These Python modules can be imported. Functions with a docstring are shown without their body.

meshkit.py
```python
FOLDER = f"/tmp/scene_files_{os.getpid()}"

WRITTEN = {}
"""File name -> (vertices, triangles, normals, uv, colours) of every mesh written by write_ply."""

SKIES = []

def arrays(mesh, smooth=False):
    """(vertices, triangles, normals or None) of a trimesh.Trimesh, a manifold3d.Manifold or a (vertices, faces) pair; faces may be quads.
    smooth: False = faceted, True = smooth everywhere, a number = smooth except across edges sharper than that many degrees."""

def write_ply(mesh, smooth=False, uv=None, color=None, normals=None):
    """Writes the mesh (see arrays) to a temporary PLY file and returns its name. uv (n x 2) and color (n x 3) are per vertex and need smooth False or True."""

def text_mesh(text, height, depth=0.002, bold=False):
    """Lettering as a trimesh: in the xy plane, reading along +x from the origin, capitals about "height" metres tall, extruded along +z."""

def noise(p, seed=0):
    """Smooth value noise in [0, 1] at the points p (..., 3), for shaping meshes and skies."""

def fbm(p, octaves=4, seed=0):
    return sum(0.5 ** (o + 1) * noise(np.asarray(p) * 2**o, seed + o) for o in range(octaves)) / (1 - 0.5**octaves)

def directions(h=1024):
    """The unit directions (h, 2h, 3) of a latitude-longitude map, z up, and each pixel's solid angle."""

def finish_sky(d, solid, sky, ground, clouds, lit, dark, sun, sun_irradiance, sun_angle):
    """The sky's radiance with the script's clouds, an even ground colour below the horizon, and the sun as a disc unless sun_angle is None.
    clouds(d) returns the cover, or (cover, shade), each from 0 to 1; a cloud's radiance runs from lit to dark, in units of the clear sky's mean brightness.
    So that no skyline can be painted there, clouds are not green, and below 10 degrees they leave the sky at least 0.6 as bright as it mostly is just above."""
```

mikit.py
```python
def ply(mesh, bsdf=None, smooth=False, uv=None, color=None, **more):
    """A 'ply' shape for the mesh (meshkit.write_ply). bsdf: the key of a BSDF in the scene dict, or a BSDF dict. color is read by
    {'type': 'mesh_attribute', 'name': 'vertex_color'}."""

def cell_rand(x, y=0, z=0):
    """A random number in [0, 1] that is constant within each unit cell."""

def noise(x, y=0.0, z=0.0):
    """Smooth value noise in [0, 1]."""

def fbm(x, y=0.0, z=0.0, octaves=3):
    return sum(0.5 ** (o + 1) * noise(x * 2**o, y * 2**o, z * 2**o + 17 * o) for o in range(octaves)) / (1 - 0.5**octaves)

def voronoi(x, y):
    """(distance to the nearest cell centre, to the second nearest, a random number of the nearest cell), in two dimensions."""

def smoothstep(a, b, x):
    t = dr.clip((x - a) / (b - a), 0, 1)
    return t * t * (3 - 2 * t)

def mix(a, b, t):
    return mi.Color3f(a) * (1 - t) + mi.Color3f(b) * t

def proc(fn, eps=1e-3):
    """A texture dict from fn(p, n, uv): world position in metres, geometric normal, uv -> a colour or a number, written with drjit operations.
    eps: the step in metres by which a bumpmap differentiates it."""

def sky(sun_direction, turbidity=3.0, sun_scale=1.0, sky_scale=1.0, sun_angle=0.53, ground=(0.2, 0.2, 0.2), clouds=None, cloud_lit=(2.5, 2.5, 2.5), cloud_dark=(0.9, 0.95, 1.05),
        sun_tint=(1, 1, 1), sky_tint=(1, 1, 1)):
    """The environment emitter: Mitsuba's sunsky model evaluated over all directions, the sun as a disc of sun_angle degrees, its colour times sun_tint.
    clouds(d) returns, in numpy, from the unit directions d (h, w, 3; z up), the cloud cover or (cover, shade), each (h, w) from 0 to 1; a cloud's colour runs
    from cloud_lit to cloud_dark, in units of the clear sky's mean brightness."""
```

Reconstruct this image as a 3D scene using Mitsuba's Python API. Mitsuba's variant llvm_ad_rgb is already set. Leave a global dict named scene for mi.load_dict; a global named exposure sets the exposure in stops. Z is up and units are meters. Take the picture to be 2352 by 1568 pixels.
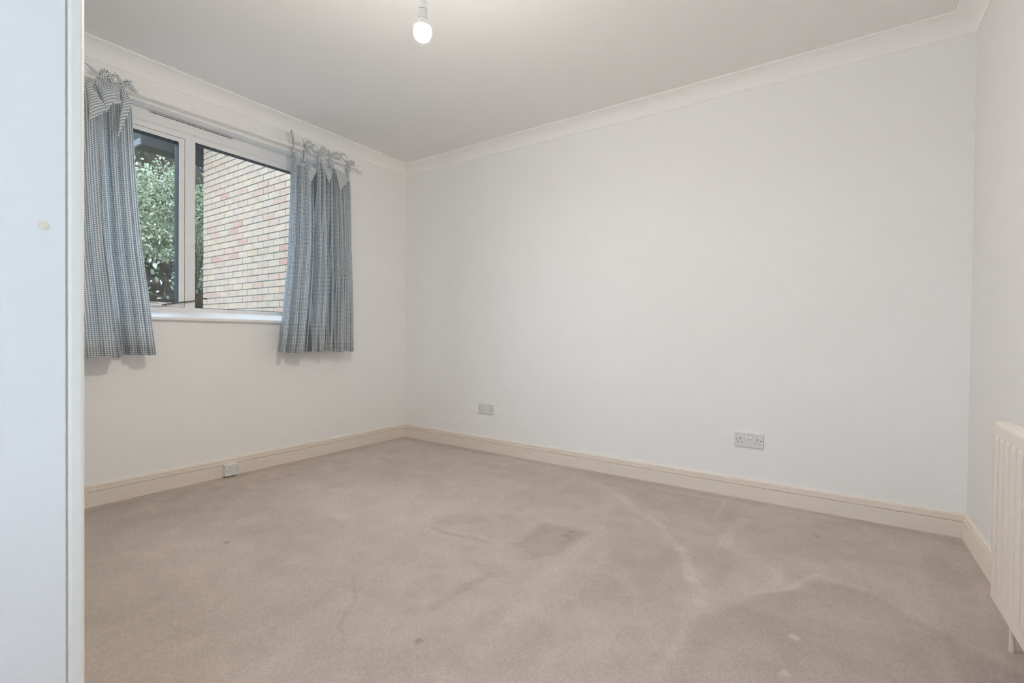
import math, random
import numpy as np, trimesh, drjit as dr, mitsuba as mi, mikit, meshkit
from mikit import proc, ply, noise, fbm, smoothstep, mix, cell_rand
from shapely.geometry import Polygon, box as sbox

T = mi.ScalarTransform4f
scene, labels = {}, {}
rng = np.random.default_rng(7)

# ---------------------------------------------------------------- camera, sky, exposure
W, L, H = 3.90, 3.50, 2.5225            # room: x 0..W from the window wall, y 0..-L, z 0..H
C = np.array([3.3677, -3.1539, 0.96])
FW = np.array([-0.56272261, 0.82655175, -0.01246894])
UP = np.array([-0.01580341, 0.00432439, 0.99986577])
FPX = 1097.02
scene['camera'] = dict(type='thinlens', fov=math.degrees(2 * math.atan(1176 / FPX)), fov_axis='x', aperture_radius=0.0016,
                       focus_distance=3.6, near_clip=0.02, far_clip=200.0,
                       to_world=T().look_at(origin=C.tolist(), target=(C + FW).tolist(), up=UP.tolist()))
scene['sky'] = mikit.sky([0.3, -0.5, 0.8], sun_scale=0.0, clouds=lambda d: np.ones(d.shape[:2]),
                         cloud_lit=(3.3, 4.2, 5.15), ground=(0.25, 0.25, 0.22))
BULB = 88.0                                # radiance of the lit bulb
exposure = 3.55

# ---------------------------------------------------------------- helpers
def numbered(key):
    if key not in scene and key not in labels and not any(k.startswith(key + '__') for k in scene):
        return key
    n = 1
    while True:
        k = f'{key}_{n:03d}'
        if k not in scene and k not in labels and not any(q.startswith(k + '__') for q in scene):
            return k
        n += 1

def obj(name, mesh, mat, parent=None, smooth=False, uv=None, color=None, label=None, kind=None, **more):
    key = numbered((parent + '__' if parent else '') + name)
    scene[key] = mesh if isinstance(mesh, dict) else ply(mesh, mat, smooth=smooth, uv=uv, color=color, **more)
    d = {}
    if label: d['label'] = label
    if kind: d['kind'] = kind
    if d: labels[key] = d
    return key

def thing(name, label, cat=None, group=None, kind=None):
    key = numbered(name)
    labels[key] = {'label': label}
    if cat: labels[key]['category'] = cat
    if group: labels[key]['group'] = group
    if kind: labels[key]['kind'] = kind
    return key

def cbox(x0, x1, y0, y1, z0, z1, c=0.0):
    """box with chamfered edges"""
    if c <= 0:
        b = trimesh.creation.box((x1 - x0, y1 - y0, z1 - z0))
        b.apply_translation(((x0 + x1) / 2, (y0 + y1) / 2, (z0 + z1) / 2))
        return b
    pts = []
    for x, sx in ((x0, 1), (x1, -1)):
        for y, sy in ((y0, 1), (y1, -1)):
            for z, sz in ((z0, 1), (z1, -1)):
                pts += [(x + sx * c, y + sy * c, z), (x + sx * c, y, z + sz * c), (x, y + sy * c, z + sz * c)]
    return trimesh.convex.convex_hull(np.array(pts))

def rbox(x0, x1, y0, y1, z0, z1, r, n=4):
    """box with rounded edges"""
    s = trimesh.creation.icosphere(subdivisions=2, radius=r).vertices
    pts = np.vstack([s + (x, y, z) for x in (x0 + r, x1 - r) for y in (y0 + r, y1 - r) for z in (z0 + r, z1 - r)])
    return trimesh.convex.convex_hull(pts)

def join(*m):
    return trimesh.util.concatenate([q for q in m])

def lathe(profile, n=40):
    return trimesh.creation.revolve(np.array(profile, float), sections=n)

def tube(path, r, n=10):
    path = np.array(path, float)
    r = np.broadcast_to(r, len(path))
    t = np.gradient(path, axis=0)
    t /= np.linalg.norm(t, axis=1, keepdims=True)
    a = np.cross(t, [0.31, 0.2, 0.93]); a /= np.linalg.norm(a, axis=1, keepdims=True)
    b = np.cross(t, a)
    ang = np.arange(n) * 2 * np.pi / n
    v = path[:, None] + r[:, None, None] * (a[:, None] * np.cos(ang)[None, :, None] + b[:, None] * np.sin(ang)[None, :, None])
    v = v.reshape(-1, 3); f = []
    for i in range(len(path) - 1):
        for j in range(n):
            q = (i * n + j, i * n + (j + 1) % n, (i + 1) * n + (j + 1) % n, (i + 1) * n + j)
            f += [(q[0], q[1], q[2]), (q[0], q[2], q[3])]
    for base, rev in ((0, True), ((len(path) - 1) * n, False)):
        c = len(v); v = np.vstack([v, path[0 if rev else -1]])
        for j in range(n):
            tri = (c, base + j, base + (j + 1) % n)
            f.append(tri[::-1] if rev else tri)
    m = trimesh.Trimesh(v, f, process=False)
    m.fix_normals()
    return m

def grid_faces(nu, nv):
    i, j = np.meshgrid(np.arange(nu - 1), np.arange(nv - 1), indexing='ij')
    a = (i * nv + j).ravel()
    return np.vstack([np.stack([a, a + nv, a + nv + 1], 1), np.stack([a, a + nv + 1, a + 1], 1)])

def run_profile(prof, wall, a, b, mitre_a=True, mitre_b=True):
    """a moulding with profile points (distance from wall, z), along one wall from a to b, ends mitred"""
    prof = np.array(prof, float)
    d, z = prof[:, 0], prof[:, 1]
    ends = []
    for t, m, s in ((a, mitre_a, 1), (b, mitre_b, -1)):
        q = t + s * d * (1 if m else 0)
        if wall == 'far': p = np.stack([q, -d, z], 1)
        if wall == 'rear': p = np.stack([q, -L + d, z], 1)
        if wall == 'left': p = np.stack([d, -q, z], 1)
        if wall == 'right': p = np.stack([W - d, -q, z], 1)
        ends.append(p)
    n = len(prof); v = np.vstack(ends); f = []
    for i in range(n):
        j = (i + 1) % n
        f += [(i, j, n + j), (i, n + j, n + i)]
    cap = trimesh.creation.triangulate_polygon(Polygon(prof), engine='earcut')
    if len(cap[0]) == n or True:
        cv, cf = cap
        idx = [int(np.argmin(((prof - q) ** 2).sum(1))) for q in cv]
        for t in cf:
            k = [idx[x] for x in t]
            f += [tuple(k), tuple(n + x for x in k[::-1])]
    m = trimesh.Trimesh(v, f, process=False)
    m.fix_normals()
    return m

def wall_mesh(poly, plane, at, thick):
    """polygon in (horizontal, z) extruded by thick behind the plane"""
    m = trimesh.creation.extrude_polygon(poly, thick, engine='earcut')
    v = m.vertices.copy()
    if plane == 'x': m.vertices = np.stack([at + v[:, 2], v[:, 0], v[:, 1]], 1)
    else: m.vertices = np.stack([v[:, 0], at + v[:, 2], v[:, 1]], 1)
    m.fix_normals()
    return m

def two(d):
    return {'type': 'twosided', 'bsdf': d}

def rgb(c):
    return {'type': 'rgb', 'value': [float(x) for x in c]}

def paint(c, rough=0.6, spec=0.3):
    return two({'type': 'principled', 'base_color': rgb(c), 'roughness': rough, 'specular': spec})

# ---------------------------------------------------------------- materials
def f_wall(p, n, uv):
    t = fbm(p.x * 1.3, p.y * 1.3, p.z * 1.3, 3)
    return mix((0.865, 0.858, 0.845), (0.88, 0.876, 0.866), t)
scene['m_wall'] = two({'type': 'diffuse', 'reflectance': proc(f_wall)})
scene['m_ceiling'] = two({'type': 'diffuse', 'reflectance': rgb((0.85, 0.842, 0.828))})
scene['m_cove'] = paint((0.87, 0.862, 0.85), 0.7, 0.2)
scene['m_skirt'] = paint((0.78, 0.705, 0.62), 0.45, 0.3)
scene['m_upvc'] = paint((0.80, 0.80, 0.805), 0.35, 0.4)
scene['m_sill'] = paint((0.82, 0.825, 0.835), 0.3, 0.4)
scene['m_black'] = paint((0.02, 0.022, 0.025), 0.5, 0.3)
scene['m_gasket'] = paint((0.035, 0.045, 0.055), 0.5, 0.3)
scene['m_glass'] = {'type': 'thindielectric', 'int_ior': 1.5}
scene['m_plastic'] = paint((0.70, 0.70, 0.69), 0.35, 0.4)
scene['m_switch'] = paint((0.77, 0.77, 0.76), 0.3, 0.4)
scene['m_screw'] = two({'type': 'roughconductor', 'material': 'Cr', 'alpha': 0.35})
scene['m_screw_dark'] = paint((0.10, 0.09, 0.09), 0.4, 0.4)
scene['m_hole'] = paint((0.05, 0.048, 0.045), 0.8, 0.1)
scene['m_shutter'] = paint((0.26, 0.255, 0.25), 0.5, 0.3)
scene['m_pole'] = paint((0.84, 0.825, 0.795), 0.4, 0.3)
scene['m_rad'] = paint((0.72, 0.655, 0.60), 0.4, 0.35)
scene['m_wardrobe'] = paint((0.80, 0.815, 0.83), 0.45, 0.3)
scene['m_edge'] = paint((0.80, 0.79, 0.75), 0.45, 0.35)
scene['m_cap'] = paint((0.78, 0.75, 0.62), 0.5, 0.3)
scene['m_flex'] = paint((0.80, 0.80, 0.79), 0.4, 0.4)
scene['m_bulbneck'] = paint((0.80, 0.78, 0.74), 0.3, 0.4)
scene['m_brass'] = two({'type': 'roughconductor', 'material': 'Cu', 'alpha': 0.3})
scene['m_twig'] = paint((0.135, 0.118, 0.10), 0.8, 0.2)
scene['m_thread'] = paint((0.40, 0.26, 0.17), 0.8, 0.2)
scene['m_mortar'] = two({'type': 'diffuse', 'reflectance': rgb((0.20, 0.195, 0.17))})
scene['m_perp'] = two({'type': 'diffuse', 'reflectance': rgb((0.175, 0.15, 0.125))})
scene['m_soffit'] = paint((0.04, 0.042, 0.038), 0.7, 0.2)
scene['m_fascia_end'] = paint((0.16, 0.16, 0.165), 0.6, 0.2)
scene['m_roof'] = two({'type': 'diffuse', 'reflectance': rgb((0.20, 0.18, 0.17))})
scene['m_bounce_ground'] = two({'type': 'diffuse', 'reflectance': rgb((0.36, 0.36, 0.355))})  # unseen ground, kept pale to throw sky light up at the window

def seg_dist(x, y, a, b):
    ax, ay = a; bx, by = b
    dx, dy = bx - ax, by - ay
    t = dr.clip(((x - ax) * dx + (y - ay) * dy) / (dx * dx + dy * dy), 0, 1)
    return dr.sqrt(dr.square(x - ax - t * dx) + dr.square(y - ay - t * dy))

# worn vacuum tracks: light strokes, dark strokes, plus dark bands along the walls (start, end, half width, strength)
ARC = [(1.78, -0.184), (2.113, -0.269), (2.399, -0.49), (2.622, -0.72), (2.781, -0.944), (2.9, -1.192), (2.982, -1.342)]
TRACKS = [(a, b, 0.024, 0.35 + 0.4 * min(k, 3) / 3) for k, (a, b) in enumerate(zip(ARC, ARC[1:]))] + [
          ((2.957, -0.385), (2.939, -0.803), 0.030, 0.8), ((2.38, -0.929), (2.475, -1.815), 0.045, 0.55), ((3.169, -0.82), (3.157, -1.09), 0.022, 0.7),
          ((3.13, -1.17), (3.305, -0.853), 0.013, 0.9), ((2.963, -1.356), (2.961, -1.824), 0.03, 0.6), ((2.413, -0.138), (2.825, -0.135), 0.012, 0.9), ((2.528, -0.158), (2.544, -0.428), 0.010, 0.6),
          ((2.815, -0.143), (2.841, -0.454), 0.010, 0.7), ((2.409, -0.941), (2.573, -1.246), 0.03, 0.5), ((3.305, -0.853), (3.476, -0.863), 0.014, 0.5), ((3.511, -0.008), (3.49, -0.322), 0.014, 0.5),
          ((0.171, -2.108), (0.436, -2.118), 0.014, 0.8), ((0.133, -1.397), (0.324, -1.382), 0.012, 0.8), ((0.303, -1.68), (0.74, -1.65), 0.016, 0.3), ((1.76, -1.375), (2.011, -1.375), 0.006, 0.8)]
DARKS = [((1.69, -1.30), (1.80, -1.22), 0.06, 0.5), ((1.73, -1.395), (2.02, -1.41), 0.022, 0.6), ((1.787, -1.943), (2.105, -2.217), 0.008, 0.35), ((2.239, -1.621), (2.223, -1.93), 0.022, 0.55), ((1.997, -1.988), (1.733, -2.023), 0.02, 0.25),
         ((0.06, -2.4), (0.06, -0.1), 0.05, 0.5), ((0.16, -2.3), (0.2, -1.8), 0.10, 0.45), ((0.06, -0.06), (3.7, -0.06), 0.035, 0.45), ((0.35, -1.35), (0.75, -1.25), 0.10, 0.3), ((3.72, -1.6), (3.74, -0.4), 0.06, 0.5)]  # includes dark bands beside the left, far and right walls
# pile brushed the other way: corner points of convex patches, edge softness, strength
PATCHES = [([(2.95, -1.848), (2.968, -1.441), (3.139, -1.182), (3.306, -0.886), (3.501, -0.903), (3.85, -1.236), (3.85, -1.95)], 0.02, 0.75), ([(2.157, -1.336), (2.153, -1.009), (2.375, -1.011), (2.374, -1.246), (2.321, -1.402)], 0.02, 0.75),
           ([(2.577, -1.663), (2.552, -0.903), (2.771, -0.978), (2.919, -1.239), (2.829, -1.433)], 0.03, 0.5), ([(1.9, -0.086), (2.162, -0.093), (2.922, -0.154), (2.928, -0.464), (2.485, -0.514)], 0.04, 0.45),
           ([(2.757, -0.817), (2.952, -0.821), (3.045, -0.957), (2.999, -1.162), (2.88, -1.075)], 0.03, 0.45), ([(2.545, -2.133), (2.487, -1.806), (2.596, -1.729), (2.693, -2.029)], 0.03, 0.3)]
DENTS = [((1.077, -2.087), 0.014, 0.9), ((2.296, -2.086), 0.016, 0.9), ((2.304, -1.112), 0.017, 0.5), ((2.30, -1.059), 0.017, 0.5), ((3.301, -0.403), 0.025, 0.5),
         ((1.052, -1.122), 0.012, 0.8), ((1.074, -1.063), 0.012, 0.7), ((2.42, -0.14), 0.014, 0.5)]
PALE = [((3.268, -1.375), 0.016), ((3.259, -1.589), 0.02)]

def f_carpet(p, n, uv):
    x, y = p.x, p.y
    wx = x + 0.05 * (noise(x * 5, y * 5, 3.1) - 0.5) + 0.012 * (noise(x * 23, y * 23, 8.1) - 0.5)
    wy = y + 0.05 * (noise(x * 5, y * 5, 9.7) - 0.5) + 0.012 * (noise(x * 23, y * 23, 5.1) - 0.5)
    fine = noise(x * 420, y * 420, 1.5) * 0.55 + noise(x * 190, y * 190, 4.5) * 0.45
    patch = fbm(wx * 2.2, wy * 2.2, 7.3, 4)
    mid = fbm(wx * 12, wy * 12, 2.3, 3)
    s = 0.88 + 0.26 * (patch - 0.5) + 0.20 * (mid - 0.5) + 0.46 * (fine - 0.5)
    for a, b, w, k in TRACKS:
        s += 0.085 * k * (1 - smoothstep(w * 0.5, w * 1.5, seg_dist(wx, wy, a, b)))
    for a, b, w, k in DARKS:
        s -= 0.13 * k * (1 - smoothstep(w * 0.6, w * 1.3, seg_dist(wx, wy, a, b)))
    for pts, soft, k in PATCHES:
        m = sum(q[0] for q in pts) / len(pts), sum(q[1] for q in pts) / len(pts)
        d = mi.Float(-9)
        for (ax, ay), (bx, by) in zip(pts, pts[1:] + pts[:1]):
            nx, ny = by - ay, ax - bx
            ln = math.hypot(nx, ny) * (1 if nx * (m[0] - ax) + ny * (m[1] - ay) < 0 else -1)
            d = dr.maximum(d, ((wx - ax) * nx + (wy - ay) * ny) / ln)
        s -= 0.135 * k * (1 - smoothstep(-soft, soft, d))
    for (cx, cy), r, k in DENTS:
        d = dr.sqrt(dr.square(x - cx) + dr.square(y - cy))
        s -= 0.30 * k * (1 - smoothstep(r * 0.3, r * 1.2, d + 0.012 * (noise(x * 90, y * 90, 2.2) - 0.5)))  # shade of the dents put into the colour, besides the relief
    c = mi.Color3f(0.525, 0.440, 0.394) * s
    for (cx, cy), r in PALE:
        d = dr.sqrt(dr.square(x - cx) + dr.square(y - cy)) + 0.022 * (noise(x * 70, y * 70, 4.2) - 0.5)
        c = mix(c, (0.60, 0.54, 0.47), 0.5 * (1 - smoothstep(r * 0.4, r * 1.15, d)))
    d = dr.sqrt(dr.square(x - 2.431) + dr.square((y + 1.715) * 0.5))
    c = mix(c, (0.60, 0.30, 0.15), 0.8 * (1 - smoothstep(0.002, 0.005, d)))
    return c

def f_carpet_h(p, n, uv):
    x, y = p.x, p.y
    h = 0.0016 * noise(x * 330, y * 330, 1.5) + 0.0022 * fbm(x * 90, y * 90, 4.0, 2)
    for (cx, cy), r, k in DENTS:
        h -= 0.010 * k * dr.exp(-(dr.square(x - cx) + dr.square(y - cy)) / (r * r * 0.5))
    return h
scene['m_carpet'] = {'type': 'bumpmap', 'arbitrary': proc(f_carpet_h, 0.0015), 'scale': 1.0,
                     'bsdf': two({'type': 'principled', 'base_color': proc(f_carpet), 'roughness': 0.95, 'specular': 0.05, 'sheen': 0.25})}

GING = 0.0115
def f_gingham(p, n, uv):
    def stripe(t):
        q = t / GING
        q = q - dr.floor(q)
        return smoothstep(0.0, 0.08, q) * (1 - smoothstep(0.5, 0.58, q))
    a, b = stripe(uv.x), stripe(uv.y * 1.15)
    w = (a + b) * 0.5
    thread = 0.94 + 0.12 * noise(uv.x * 900, uv.y * 900)
    light, midc, dark = mi.Color3f(0.84, 0.84, 0.825), mi.Color3f(0.50, 0.54, 0.57), mi.Color3f(0.19, 0.235, 0.285)
    lo = light * (1 - smoothstep(0.0, 0.5, w)) + midc * smoothstep(0.0, 0.5, w)
    return (lo * (1 - smoothstep(0.5, 1.0, w)) + dark * smoothstep(0.5, 1.0, w)) * thread
scene['m_gingham'] = {'type': 'principledthin', 'base_color': proc(f_gingham), 'roughness': 0.9, 'diff_trans': 0.75, 'spec_trans': 0.0, 'eta': 1.3}
scene['m_gingham_thick'] = two({'type': 'diffuse', 'reflectance': proc(f_gingham)})

BRICKS = [(0.429, 0.333, 0.25), (0.421, 0.324, 0.256), (0.444, 0.339, 0.247), (0.418, 0.312, 0.244), (0.429, 0.306, 0.235), (0.426, 0.288, 0.226), (0.412, 0.255, 0.2), (0.439, 0.324, 0.221)]
def brick_tex(col):
    lo, hi = tuple(0.84 * c for c in col), tuple(min(1.1 * c, 1.0) for c in col)
    def fn(p, n, uv):
        t = fbm(p.x * 70, p.y * 70, p.z * 70, 3)
        streak = fbm(p.x * 11, 0.0, p.z * 14, 2)
        return mix(lo, hi, t) * (0.92 + 0.16 * streak)
    return fn
for i, c in enumerate(BRICKS):
    scene[f'm_brick{i}'] = two({'type': 'diffuse', 'reflectance': proc(brick_tex(c))})
scene['m_leaf'] = {'type': 'principledthin', 'base_color': {'type': 'mesh_attribute', 'name': 'vertex_color'}, 'roughness': 0.42, 'diff_trans': 0.5, 'eta': 1.4, 'spec_trans': 0.0}
scene['m_branch'] = two({'type': 'diffuse', 'reflectance': rgb((0.07, 0.062, 0.052))})
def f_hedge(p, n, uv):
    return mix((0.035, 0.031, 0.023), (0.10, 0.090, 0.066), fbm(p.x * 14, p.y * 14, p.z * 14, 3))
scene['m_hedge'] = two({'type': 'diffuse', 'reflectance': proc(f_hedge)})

# ---------------------------------------------------------------- room shell
def struct(name, mesh, mat, label, smooth=False):
    return obj(name, mesh, mat, None, smooth, label=label, kind='structure')

WY0, WY1, WZ0, WZ1 = -2.56, -0.85, 1.030, 2.300          # front window opening
BX0, BX1, BZ0, BZ1 = 2.70, 3.66, 0.72, 2.05              # added window behind the camera
TH = 0.28
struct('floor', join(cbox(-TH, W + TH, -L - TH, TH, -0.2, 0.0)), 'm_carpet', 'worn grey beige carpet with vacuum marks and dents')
struct('ceiling', cbox(-TH, W + TH, -L - TH, TH, H, H + 0.15), 'm_ceiling', 'plain pale grey painted ceiling')
wl = sbox(-L - TH, -0.2, TH, H).difference(sbox(WY0, WZ0, WY1, WZ1))
struct('wall_left', wall_mesh(wl, 'x', -TH, TH), 'm_wall', 'white painted wall holding the window with the gingham curtains')
struct('wall_far', cbox(0, W, 0, TH, -0.2, H), 'm_wall', 'long blank white wall with two double sockets')
struct('wall_right', cbox(W, W + TH, -L - TH, TH, -0.2, H), 'm_wall', 'white wall behind the radiator')
wr = sbox(0, -0.2, W, H).difference(sbox(BX0, BZ0, BX1, BZ1))
struct('wall_rear', wall_mesh(wr, 'y', -L - TH, TH), 'm_wall', 'white wall behind the camera')

SK = [(0, 0), (0.017, 0), (0.017, 0.0790), (0.0105, 0.0797), (0.0105, 0.0820), (0.0165, 0.0828), (0.0160, 0.1008), (0.0090, 0.1015), (0.0090, 0.1038), (0.0125, 0.1046), (0.0110, 0.1130), (0.0080, 0.1165), (0.003, 0.118), (0, 0.118)]
for nm, a, b in (('left', 0, L), ('far', 0, W), ('right', 0, L), ('rear', 2.43, W)):
    struct('baseboard_' + nm, run_profile(SK, nm, a, b, not (nm == 'rear'), True), 'm_skirt', f'cream moulded skirting board along the {nm} wall')
th = np.linspace(0, np.pi / 2, 15)
CV = [(0, H), (0, H - 0.0852), (0.0060, H - 0.0852), (0.0064, H - 0.080)] + [(0.0860 - 0.0796 * math.cos(t), H - 0.080 + 0.0715 * math.sin(t)) for t in th[1:]] + [(0.0905, H - 0.0080), (0.0911, H)]
for i, (nm, ln) in enumerate((('left', L), ('far', W), ('right', L), ('rear', W))):
    struct(f'trim_{i+1}', run_profile(CV, nm, 0, ln), 'm_cove', f'white plaster coving between ceiling and {nm} wall', smooth=25)

# ---------------------------------------------------------------- front window
labels['window_1'] = {'label': 'white plastic window with a casement and a fixed light, looking onto brickwork and shrubs', 'kind': 'structure'}
FX0, FX1 = -0.165, -0.10                                  # frame depth
GX = -0.135
w1 = 'window_1'
yS0, yS1 = -2.50, -1.80                                   # casement outer edges (y)
zS0, zS1 = 1.117, 2.193
outer = sbox(WY0, WZ0, WY1, WZ1)
fr = outer.difference(sbox(yS0, zS0, yS1, zS1)).difference(sbox(-1.741, 1.117, -0.91, 2.192))
obj('frame', wall_mesh(fr, 'x', FX0, FX1 - FX0), 'm_upvc', w1)
# glazing bevel of the fixed light and bevelled head strip
def ring(y0, y1, z0, z1, w, x0, x1, d):
    """picture-frame bead, front at x1 outside falling to x1-d at the glass edge"""
    m = wall_mesh(sbox(y0, z0, y1, z1).difference(sbox(y0 + w, z0 + w, y1 - w, z1 - w)), 'x', x0, x1 - x0)
    v = m.vertices
    inner = (v[:, 1] > y0 + w * 0.5) & (v[:, 1] < y1 - w * 0.5) & (v[:, 2] > z0 + w * 0.5) & (v[:, 2] < z1 - w * 0.5) & (v[:, 0] > x1 - 1e-4)
    v = v.copy(); v[inner, 0] -= d; m.vertices = v
    return m
sash = sbox(yS0 + 0.002, zS0 + 0.002, yS1 - 0.0025, zS1 - 0.0025).difference(sbox(yS0 + 0.035, zS0 + 0.028, -1.834, zS1 - 0.028))
cs = obj('casement', wall_mesh(sash, 'x', FX0 + 0.01, FX1 - FX0 - 0.012), 'm_upvc', w1)
obj('gasket', ring(yS0 + 0.033, -1.832, zS0 + 0.026, zS1 - 0.026, 0.006, -0.155, -0.106, 0.0), 'm_gasket', cs)
obj('pane', cbox(GX, GX + 0.0005, yS0 + 0.03, -1.83, zS0 + 0.024, zS1 - 0.024), 'm_glass', cs)
obj('gasket', ring(-1.743, -0.908, 1.115, 2.194, 0.005, -0.155, -0.106, 0.0), 'm_gasket', w1)
scene[w1 + '__pane'] = ply((np.array([[GX, -1.745, 1.113], [GX, -0.905, 1.113], [GX, -0.905, 2.196], [GX, -1.745, 2.196]]), np.array([[0, 1, 2], [0, 2, 3]])), 'm_glass')
scene[cs + '__pane'] = ply((np.array([[GX, yS0 + 0.03, 1.14], [GX, -1.83, 1.14], [GX, -1.83, 2.17], [GX, yS0 + 0.03, 2.17]]), np.array([[0, 1, 2], [0, 2, 3]])), 'm_glass')
# head strip: sloped bead under the vent rail, and the vent slot
hs = trimesh.creation.extrude_polygon(Polygon([(0, 0), (0.012, 0.012), (0.012, 0.066), (0, 0.068)]), WY1 - WY0 - 0.02, engine='earcut')
v = hs.vertices.copy(); hs.vertices = np.stack([FX1 + v[:, 0], WY0 + 0.01 + v[:, 2], 2.222 + v[:, 1]], 1); hs.fix_normals()
obj('vent_rail', hs, 'm_upvc', w1)
obj('vent_slot', cbox(FX1 + 0.004, FX1 + 0.0135, -1.995, -1.515, 2.2872, 2.2904), 'm_black', w1, label='thin dark ventilation slot')
# sloping inside sill with a rounded nose
SP = [(FX1, 1.030), (0.024, 1.030), (0.029, 1.033), (0.031, 1.040), (0.030, 1.047), (0.027, 1.0505), (0.020, 1.053), (FX1, 1.095)]
sm = trimesh.creation.extrude_polygon(Polygon(SP), WY1 - WY0 + 0.09, engine='earcut')
v = sm.vertices.copy(); sm.vertices = np.stack([v[:, 0], WY0 - 0.045 + v[:, 2], v[:, 1]], 1); sm.fix_normals()
# notch the sill into the opening
keep = trimesh.util.concatenate([cbox(-0.2, 0.0, WY0, WY1, 1.0, 1.2), cbox(0.0, 0.05, WY0 - 0.05, WY1 + 0.05, 1.0, 1.2)])
sill = trimesh.boolean.intersection([sm, trimesh.boolean.union([cbox(-0.2, 0.001, WY0 + 0.001, WY1 - 0.001, 1.0, 1.2), cbox(0.0, 0.05, WY0 - 0.04, WY1 + 0.04, 1.0, 1.2)], engine='manifold')], engine='manifold')
obj('sill', sill, 'm_sill', w1, smooth=35)
hb = obj('handle', rbox(FX1 - 0.002, FX1 + 0.030, -2.085, -1.936, 1.1195, 1.1335, 0.003), 'm_switch', cs, smooth=30, label='white casement handle')
obj('handle_dark_edge', rbox(FX1 + 0.004, FX1 + 0.020, -2.07, -1.948, 1.1325, 1.1375, 0.0022), 'm_black', cs, label='dark strip on the handle top')  # dark strip along the top of the handle

# twig lying along the foot of the window
tw = thing('twig', 'thin brown budded twig lying across the foot of the window frame', 'twig')
tp = np.array([(-0.086, -1.948, 1.121), (-0.084, -1.91, 1.131), (-0.082, -1.837, 1.146), (-0.083, -1.79, 1.154), (-0.084, -1.753, 1.162), (-0.080, -1.735, 1.172), (-0.078, -1.709, 1.181), (-0.078, -1.694, 1.182)])
tt = np.linspace(0, 1, 40); tk = np.linspace(0, 1, len(tp))
pp = np.stack([np.interp(tt, tk, tp[:, k]) for k in range(3)], 1)
obj('stem', tube(pp, np.interp(tt, [0, .3, .7, 1], [.0044, .0050, .0044, .0036]), 8), 'm_twig', tw, smooth=True)
bud = trimesh.creation.icosphere(subdivisions=2, radius=1); bud.apply_scale((0.0058, 0.0125, 0.0058)); bud.apply_translation((-0.078, -1.688, 1.1805))
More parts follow.
